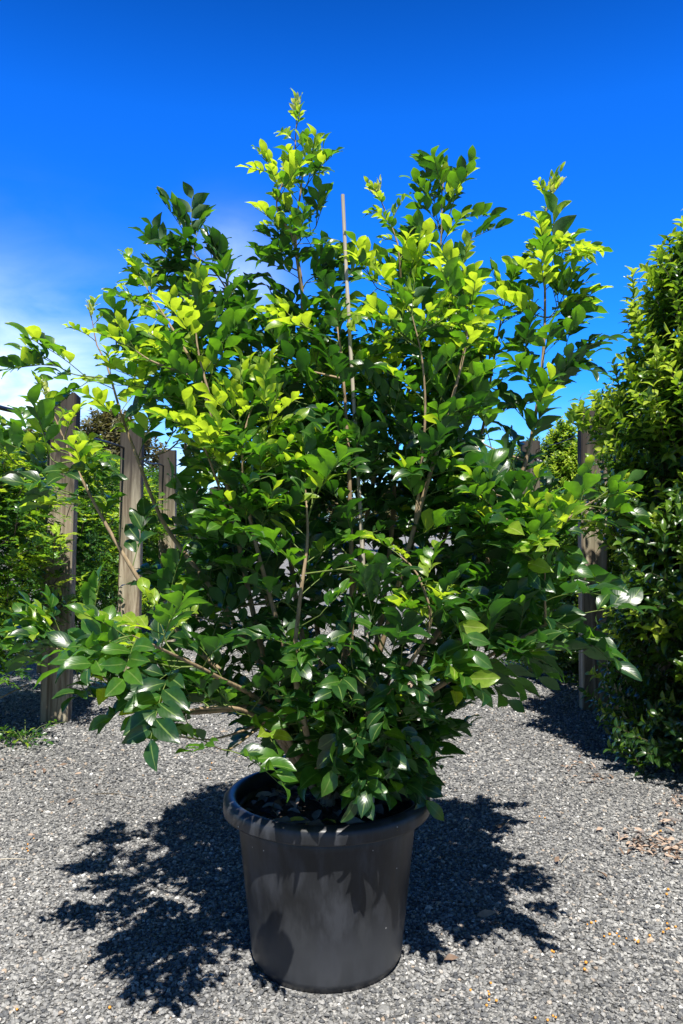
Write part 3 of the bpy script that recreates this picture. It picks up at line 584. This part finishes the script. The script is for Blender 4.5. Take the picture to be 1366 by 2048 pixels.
# ------------------------------------------------------------------ hedge shrubs
def bush(name, H, prof, nsh, mats, Lf, wl, tplt, seed, young=.3, pinn=False, trunk_r=.03, z0=.35, per=12, shootlen=.26):
    """crown of leafy shoots round an upright stem; prof(z/H) gives the radius"""
    global rng; keep = rng; rng = np.random.default_rng(seed)
    root = empty(name); tr = MB(); lv = Leaves(); fol = MB(); tw = []
    stem = np.array([(0, 0, 0), (.03, .02, H * .3), (-.02, .03, H * .6), (0, 0, H * .93)]); SP, _ = spline(stem, 16)
    tr.tube(SP, np.linspace(trunk_r, .006, 16), 8)
    for k in range(14):
        z = H * (.12 + .06 * k); a = k * 2.4; i = int(z / (H * .93) * 15); b = SP[min(i, 15)]; rr = prof(min(1, z / H + .12)) * .75
        e = b + np.array((math.cos(a) * rr, math.sin(a) * rr, H * .1)); P, _ = spline([b, (b + e) / 2 + np.array((0, 0, -.04)), e], 7); tr.tube(P, np.linspace(trunk_r * .35, .003, 7), 5)
    tr.build('trunk', BARK, root)
    zs = z0 + (H - z0) * rng.random(nsh * 3); keepz = rng.random(nsh * 3) < np.array([max(.12, prof(z / H)) for z in zs]) / .95; zs = zs[keepz][:nsh]
    lump = rng.uniform(0, 6.28, 6)
    for z in zs:
        a = rng.uniform(0, 6.283); R0 = prof(z / H) * (1 + .13 * math.sin(3 * a + 4 * z + lump[0]) + .11 * math.sin(5 * a - 6.5 * z + lump[1]) + .08 * math.sin(9 * z + lump[2]))
        q = rng.random() ** .42; r = R0 * q
        tip = np.array((math.cos(a) * r, math.sin(a) * r, z)); out = np.array((math.cos(a), math.sin(a), 0))
        top = z / H; d = unit(out * (1.1 - .75 * top) + UP * (.35 + .8 * top) + rng.normal(0, .3, 3)); L = shootlen * rng.uniform(.6, 1.25) * (1 if q > .7 else .8)
        p0 = tip - d * L; n = int(per * rng.uniform(.7, 1.3)); az = rng.uniform(0, 3.14); u, s = frame(d)
        outer = q > .74; isy = outer and rng.random() < young * min(1, 1.7 * (z / H) ** 1.5 + .04); P = np.array([p0, p0 + d * L * .5 + np.array((0, 0, .01)), tip]); fol.tube(P, (.003, .0025, .0012), 4, 3, cap=False)  # fewer new-leaf shoots low down: shade under the overhang put into leaf colour
        if pinn:
            for i in range(n):
                w = (i + .5) / n; b = p0 + d * L * w; az += 2.4; c = unit(d * .6 + u * math.cos(az) + s * math.sin(az) + np.array((0, 0, -.1))); cu, cs = frame(c)
                sl_ = (2 if w > .55 else 1) if isy else (1 if outer and rng.random() < .35 else 0)
                for j in range(6):
                    sg = 1 if j % 2 else -1; bb = b + c * (.022 + .014 * j) + np.array((0, 0, -.0016 * j * j * .4))
                    ld = unit(c * (.8 if j < 5 else 3) + cs * sg * .8 + rng.normal(0, .15, 3)); lv.add(bb, ld, unit(cu + rng.normal(0, .25, 3)), Lf * rng.uniform(.8, 1.2), Lf * wl, rng.uniform(.1, .5), .25, sl_)
        else:
            for i in range(n // 2):
                w = (i + .6) / (n // 2); b = p0 + d * L * w; az += 1.57
                for sg in (1, -1):
                    o = (u * math.cos(az) + s * math.sin(az)) * sg; ld = unit(o * 1.0 + d * (.55 + .5 * w) + rng.normal(0, .15, 3)); nn = unit(d * 1.0 - o * .45 + np.array((0, 0, .35)) + rng.normal(0, .2, 3))
                    sl_ = (2 if w > .55 else 1) if isy else (1 if outer and rng.random() < .5 * z / H else 0)  # lighter green slot thins downwards, painting the shaded lower crown darker
                    lv.add(b, ld, nn, Lf * (1.1 - .35 * w) * rng.uniform(.8, 1.15), Lf * wl * (1.05 - .3 * w), rng.uniform(.2, .9), rng.uniform(.2, .6), sl_)
    lv.into(fol, tplt); fol.build('crown', mats + [DARKTWIG], root)
    rng = keep
    return root
def col_prof(R0, tip=.25):
    def f(q): return R0 * (min(1, .9 + .35 * q) if q < .3 else 1.0) * (1 if q < .6 else max(.06, 1 - ((q - .6) / .42) ** 1.6))
    return f
def round_prof(R0):
    def f(q): return R0 * (min(1.12, 1.12 - .4 * q) if q < .3 else 1.0) * (1 if q < .7 else max(.1, math.sqrt(max(0, 1 - ((q - .7) / .32) ** 2))))
    return f
hp = make_pot('plant_pot', .22, .18, .36, .24, .04, 40)
def put_pot(o, x, y, lab):
    o.location = (x, y, 0); tag(o, lab, 'plant pot', 'black pots of the hedge plants')
RG, LG = 'lilly pilly hedge plants along the right side', 'hedge plants behind the left posts'
b1 = bush('hedge_shrub', 3.75, col_prof(.80), 3000, HM, .092, .46, MEDIUM, 11, .75, z0=.12, per=14)
b1.location = (2.42, 4.95, 0); tag(b1, 'tallest, nearest hedge shrub at the right edge, small yellow-tipped leaves, towering over its posts', 'hedge shrub', RG)
b2 = bush('hedge_shrub', 2.95, round_prof(.82), 1500, HM, .078, .48, COARSE, 12, .5, z0=.12, per=12)
b2.location = (3.0, 7.2, 0); tag(b2, 'yellow-tipped hedge shrub rising right behind the wired right-hand post', 'hedge shrub', RG)
put_pot(hp, 2.42, 4.95, 'black pot in deep shade under the tallest right-hand hedge shrub')
put_pot(copy_tree(hp), 3.0, 7.2, 'black pot in the shade behind the wired post')
c1 = bush('hedge_shrub', 2.3, round_prof(.84), 760, JM, .050, .46, COARSE, 21, .65, True, z0=.55, per=8, shootlen=.22)
c1.location = (-2.84, 5.6, 0); tag(c1, 'bright green feathery hedge shrub at the left edge, overlapping the nearest post', 'hedge shrub', LG)
c2 = bush('hedge_shrub', 2.45, round_prof(.86), 760, JM, .050, .46, COARSE, 22, .15, True, z0=.45, per=8, shootlen=.22)
c2.location = (-3.05, 8.1, 0); tag(c2, 'darker hedge shrub filling the gap between the first and second left posts', 'hedge shrub', LG)
HEDGE = [(b2, 2.98, 5.95, .84, 5.1, 'shorter hedge shrub squeezed between the tallest right-hand one and the wired post', RG),
         (b2, 2.68, 3.75, .95, 3.9, 'hedge shrub closest to the viewer at the lower right edge, mostly outside the picture', RG),
         (b2, 2.48, 7.75, .62, 2.6, 'low hedge shrub behind and left of the wired post, half its height', RG),
         (b1, 2.62, 9.4, .74, 2.1, 'hedge shrub in the right row beside the second post, directly behind the wired one', RG),
         (b2, 2.65, 11.0, .92, 1.0, 'hedge shrub third behind the wired right-hand post, seen through gaps in the potted shrub', RG),
         (b1, 2.7, 12.8, .72, 4.0, 'small distant hedge shrub at the low end of the right row', RG),
         (b2, 2.8, 14.4, .95, 3.0, 'farthest hedge shrub of the right row, mostly hidden by the potted shrub', RG),
         (c1, -3.05, 10.0, 1.02, 2.2, 'hedge shrub behind the third left post', LG),
         (c2, -3.05, 12.0, .98, 1.3, 'hedge shrub behind the fourth left post', LG),
         (c2, -3.1, 14.2, .98, 4.4, 'farthest hedge shrub of the left row', LG),
         (c2, -3.35, 4.6, .9, 3.4, 'hedge shrub nearest to the viewer beyond the left edge of the picture', LG)]
for src, x, y, s, rz, lab, g in HEDGE:
    o = copy_tree(src); o.location = (x, y, 0); o.scale = (s, s, s) if s > .7 else (.9, .9, s); o.rotation_euler = (0, 0, rz); tag(o, lab, 'hedge shrub', g)
    q = copy_tree(hp); put_pot(q, x, y, 'black pot under the ' + ' '.join(lab.split(' of ')[0].split(',')[0].split()[:12]))

# distant trees
def far_tree(x, y, H, R0, seed, lab, mats):
    o = bush('tree', H, lambda q: R0 * (.05 if q < .3 else math.sqrt(max(.02, 1 - ((q - .66) / .36) ** 2))), 520, mats, .30, .5, COARSE, seed, .2, z0=H * .32, per=16, shootlen=.8, trunk_r=.14)
    o.location = (x, y, 0); tag(o, lab, 'tree', 'trees beyond the rows'); return o
OM = [leaf_mat('olive_leaf', (.05, .05, .025), (.08, .075, .03), (.15, .16, .03), .25, .5), leaf_mat('olive_light_leaf', (.10, .09, .04), (.14, .12, .05), (.25, .24, .05), .25, .5), leaf_mat('olive_new_leaf', (.16, .13, .06), (.2, .16, .07), (.3, .25, .06), .25, .5)]
t1 = far_tree(-9.2, 32, 6.2, 2.3, 31, 'olive-brown tree far off above the left hedge', OM)
t2 = copy_tree(t1); t2.location = (-15.5, 38, 0); t2.rotation_euler = (0, 0, 2); tag(t2, 'second olive-brown tree far off at the left, behind the hedge', 'tree', 'trees beyond the rows')
for i, (x, y, s, l) in enumerate(((-1.5, 48, .62, 'distant tree closing the path, left of its middle'), (3.5, 50, .66, 'distant tree closing the path, at its middle'), (8.5, 46, .6, 'distant tree closing the path, right of its middle'))):
    o = copy_tree(t1); o.location = (x, y, 0); o.scale = (1.3, 1.3, s); o.rotation_euler = (0, 0, i * 1.9 + 1); tag(o, l, 'tree', 'trees beyond the rows')

# ------------------------------------------------------------------ posts, wires, pipes
def make_post(w, d, h, seed):
    g = np.random.default_rng(seed); mb = MB(); nz = 18; c = .012
    ring = np.array([(-w+c, -d), (-w*.3, -d), (w*.3, -d), (w-c, -d), (w, -d+c), (w, d-c), (w-c, d), (-w+c, d), (-w, d-c), (-w, -d+c)]); k = len(ring)
    V = []
    for i, z in enumerate(np.linspace(-.15, h, nz)):
        V.append(np.column_stack([ring * (1 + g.normal(0, .006, (k, 1))), np.full(k, z) + (g.normal(0, .006, k) if i == nz - 1 else 0)]))
    V = np.concatenate(V); i = np.arange(nz - 1)[:, None] * k; j = np.arange(k)[None]
    mb.add(V, np.stack([i + j, i + (j + 1) % k, i + k + (j + 1) % k, i + k + j], -1).reshape(-1, 4))
    t = V[(nz-1)*k:]; mb.add(t, [[0, 1, 8, 9], [1, 2, 7, 8], [2, 3, 6, 7], [3, 4, 5, 6]])
    return mb
def post(x, y, h, lab, group, seed, lean=0, wire=False, w=.105):
    root = empty('timber_post', (x, y, 0)); root.rotation_euler = (0, lean, 0); tag(root, lab, 'post', group)
    make_post(w, .06, h, seed).build('upright', POST, root, smooth=False)
    if wire:
        m = MB(); P, _ = spline([(-w - .004, -.02, h - .11), (-w * .8, -.066, h - .12), (0, -.068, h - .15), (w * .5, -.07, h - .19), (w * .62, -.074, h - .20)], 20); m.tube(P, .0042, 6); m.build('wire', PIPE, root)
        for dx, dz in ((.066, -.205), (.098, -.215)):
            bm_ = MB(); th = np.arange(10) / 10 * 6.283
            bm_.tube(np.array([(dx, -.058, h + dz), (dx, -.064, h + dz), (dx, -.0645, h + dz), (dx, -.075, h + dz), (dx, -.079, h + dz)]), [.017, .017, .010, .010, .004], 10); bm_.build('bolt', STEEL, root)
    return root
LP, RP = 'timber posts in a row on the left', 'timber posts in a row on the right'
post(-2.16, 6.08, 2.47, 'nearest and widest left timber post, weathered grey with leaf shadows on its lower half', LP, 1, R(1.2))
post(-2.08, 7.85, 2.47, 'second left timber post, reddish brown, half hidden by the shoots of the potted shrub', LP, 2, R(.6))
post(-2.24, 10.3, 2.46, 'third left timber post, narrow, its top bare against the sky', LP, 3)
post(-2.30, 12.4, 2.05, 'fourth left timber post, shorter and mostly hidden behind the potted shrub', LP, 4)
post(-2.3, 14.6, 2.2, 'farthest left timber post, hidden deep behind the potted shrub', LP, 9)
post(2.04, 6.5, 2.42, 'right timber post with a dark top, a wire wrapped round it and two bolts', RP, 5, 0, True)
post(2.02, 8.55, 2.38, 'right timber post standing directly behind the wired one, partly behind the tall shoot', RP, 6, 0, True, .095)
post(2.05, 10.4, 2.16, 'narrow farther right timber post low behind the potted shrub', RP, 7)
post(2.1, 5.05, 2.2, 'timber post swallowed by the tallest right-hand hedge shrub', RP, 8)
def pipe(name, pts, r, lab, cat, m=PIPE):
    P, _ = spline(pts, 40); mb = MB(); mb.tube(P, r, 8); tag(mb.build(name, m), lab, cat)
pipe('irrigation_pipe', [(-2.26, 4.7, 2.25), (-2.27, 5.5, 2.27), (-2.2, 6.02, 2.33)], .016, 'thick black irrigation pipe stub running forward from the nearest left post, near its top', 'pipe')
pipe('irrigation_pipe', [(-2.2, 4.6, 2.04), (-2.19, 5.6, 2.10), (-2.20, 6.14, 2.2), (-2.12, 7.0, 2.23), (-2.13, 7.92, 2.24), (-2.2, 9.1, 2.20), (-2.29, 10.37, 2.25), (-2.33, 12.5, 1.98)], .011, 'long thin black irrigation pipe slung along the left posts below their tops', 'pipe')
pipe('fence_wire', [(2.09, 6.57, 2.3), (2.08, 7.5, 2.27), (2.07, 8.63, 2.28), (2.1, 10.47, 2.06)], .004, 'black wire strung between the right-hand posts', 'wire')

# ------------------------------------------------------------------ small things
def weed():
    lv = Leaves(); gr = []; root = empty('weed', (-2.13, 5.42, 0)); mb = MB()
    for k in range(13):
        a = k * 2.4; ln = rng.uniform(.10, .26); e = np.array((math.cos(a) * ln * 1.25, math.sin(a) * ln * .8, ln * rng.uniform(.3, .8)))
        P, _ = spline([(0, 0, 0), e * .5 + np.array((0, 0, .04)), e], 7); mb.tube(P, np.linspace(.003, .0012, 7), 5)
        for i in (2, 3, 4, 5, 6):
            compound_leaf(lv, gr, P[i], unit(P[i] - P[i-1] + rng.normal(0, .5, 3) * .05 + np.array((rng.normal(0, .04), rng.normal(0, .04), .01))), .042, int(rng.choice([0, 1, 1])), 3, .2)
    mb.build('stem', GREENSTEM, root); f = MB(); lv.into(f, MEDIUM)
    for P, r in gr: f.tube(P, r, 4, 4, cap=False)
    f.build('foliage', LM + [GREENSTEM], root)
    tag(root, 'low green weed sprawling on the gravel in front of the nearest left post', 'weed')
weed()
def fallen(mats_i, x, y, z, L, rz, tilt, lab, group, cat='fallen leaf'):
    lv = Leaves(); d = np.array((math.cos(rz), math.sin(rz), 0)); n = unit(np.array((math.sin(rz) * tilt, -math.cos(rz) * tilt, 1)))
    lv.add((-d[0] * L / 2, -d[1] * L / 2, 0), d, n, L, L * rng.uniform(.36, .5), rng.uniform(-.4, .4), rng.uniform(.2, .7), 0); mb = MB(); lv.into(mb, MEDIUM)
    o = mb.build('fallen_leaf', DRY[mats_i]); o.location = (x, y, z); tag(o, lab, cat, group)
for i in range(85):
    a, r = rng.uniform(0, 6.283), .28 * math.sqrt(rng.random()); k = int(rng.choice([0, 0, 0, 1, 3, 3]))
    fallen(k, POT[0] + r * math.cos(a), POT[1] + r * math.sin(a), SOILZ + .018 * math.cos(r / .29 * 1.6) + .008 + rng.uniform(0, .012), rng.uniform(.045, .085), rng.uniform(0, 6.28), rng.normal(0, .35), 'dry brown leaf lying in the litter on the potting mix', 'dry leaves on the potting mix')
for px, py, rz in ((590, 1618, 2.0), (620, 1625, .6), (592, 1608, .2), (790, 1622, .5), (762, 1630, 1.2), (655, 1600, 2.6)):
    p = at(px, py, 2.52 if py > 1612 else 2.6); fallen(2, p[0], p[1], SOILZ + .026, .065, rz, .3, 'fallen yellow leaf lying on the potting mix inside the pot', 'yellow leaves on the potting mix')
for px, py, k, L, rz in ((970, 1832, 1, .07, .1), (900, 1916, 0, .055, .4), (145, 1605, 0, .05, 1), (90, 1545, 0, .06, 2), (130, 1532, 0, .05, .3), (195, 1573, 0, .04, 2.2), (68, 1671, 1, .035, .5), (160, 1550, 1, .04, .1), (1000, 1655, 0, .05, .6), (1110, 1722, 0, .045, 1), (1200, 1752, 0, .05, 2.1), (1195, 1660, 1, .05, .7)):
    x, y = ground_at(px, py); fallen(k, x, y, .016, L, rz, .4, {1: 'dry tan leaf lying on the gravel', 0: 'small dry brown leaf lying on the gravel'}[k], 'dry leaves on the gravel')
def berries():
    spots = []
    for cx, cy, n, sx, sy in ((1105, 1905, 2, 12, 6), (1255, 1880, 9, 35, 14), (1330, 1850, 7, 18, 10), (1160, 1845, 4, 30, 8), (1215, 1868, 6, 20, 6), (975, 1995, 7, 20, 35), (1080, 2030, 6, 60, 8), (945, 1960, 3, 40, 20), (1165, 1935, 3, 25, 10), (1330, 1780, 2, 15, 8), (1310, 1665, 3, 10, 8), (150, 2000, 3, 90, 25), (75, 1690, 5, 40, 20), (405, 1550, 4, 40, 15), (1090, 1635, 2, 10, 5)):
        for _ in range((n + 1) * 2 // 3): spots.append((cx + rng.normal(0, sx * .6), cy + rng.normal(0, sy * .6)))
    th = np.linspace(0, math.pi, 6); pr = [(max(.0003, math.sin(t)), math.cos(t)) for t in th]
    o0 = lathe(pr, 9).build('fallen_berry', ORANGE)
    for i, (px, py) in enumerate(spots):
        o = o0 if i == 0 else o0.copy()
        if i: COL.objects.link(o)
        x, y = ground_at(px, min(py, 2100)); r = rng.uniform(.003, .0058); o.location = (x, y, .008 + r * .6); o.scale = (r, r, r * .92); tag(o, 'tiny orange berry lying on the gravel', 'berry', 'orange berries on the gravel')
berries()
def twig(pxs, r, m, lab):
    P = [(*ground_at(px, py), .018 + dz) for px, py, dz in pxs]; mb = MB(); q, _ = spline(P, 16); mb.tube(q, np.linspace(r, r * .5, 16), 6); tag(mb.build('twig', m), lab, 'twig')
twig([(-20, 1725, 0), (20, 1723, .006), (58, 1721, 0)], .0035, BAMBOO, 'pale dry twig lying on the gravel at the left edge')
twig([(190, 1591, 0), (235, 1594, .01), (275, 1599, .002)], .003, DARKTWIG, 'thin dark twig lying on the gravel left of the pot')
twig([(1000, 1662, 0), (1015, 1648, .01), (1030, 1640, .004)], .002, BAMBOO, 'curved thin dry stalk on the gravel right of the pot, farther back')
twig([(1118, 1728, 0), (1130, 1716, .01), (1142, 1708, .004)], .002, BAMBOO, 'thin dry stalk on the gravel between the pot and the litter patch')
def litter():
    lv = Leaves()
    for cx, cy, n, sx, sy in ((1290, 1690, 60, 28, 9), (1360, 1700, 50, 25, 12), (1335, 1640, 18, 18, 10), (1190, 1560, 20, 22, 9), (1340, 1605, 20, 18, 8), (1250, 1675, 16, 20, 10), (1140, 1530, 14, 14, 8), (60, 1530, 10, 30, 8)):
        for _ in range(n):
            x, y = ground_at(cx + rng.normal(0, sx), cy + rng.normal(0, sy)); a = rng.uniform(0, 6.28)
            lv.add((x, y, rng.uniform(.012, .026)), (math.cos(a), math.sin(a), rng.uniform(-.1, .3)), (rng.normal(0, .5), rng.normal(0, .5), 1), rng.uniform(.025, .06), rng.uniform(.008, .02), rng.uniform(-.5, .8), .5, int(rng.choice([0, 1, 1, 3])))
    mb = MB(); lv.into(mb, MEDIUM); tag(mb.build('leaf_litter', DRY), 'curled dry pinkish-brown leaf litter strewn on the gravel by the right hedge', 'leaf litter', kind='stuff')
litter()
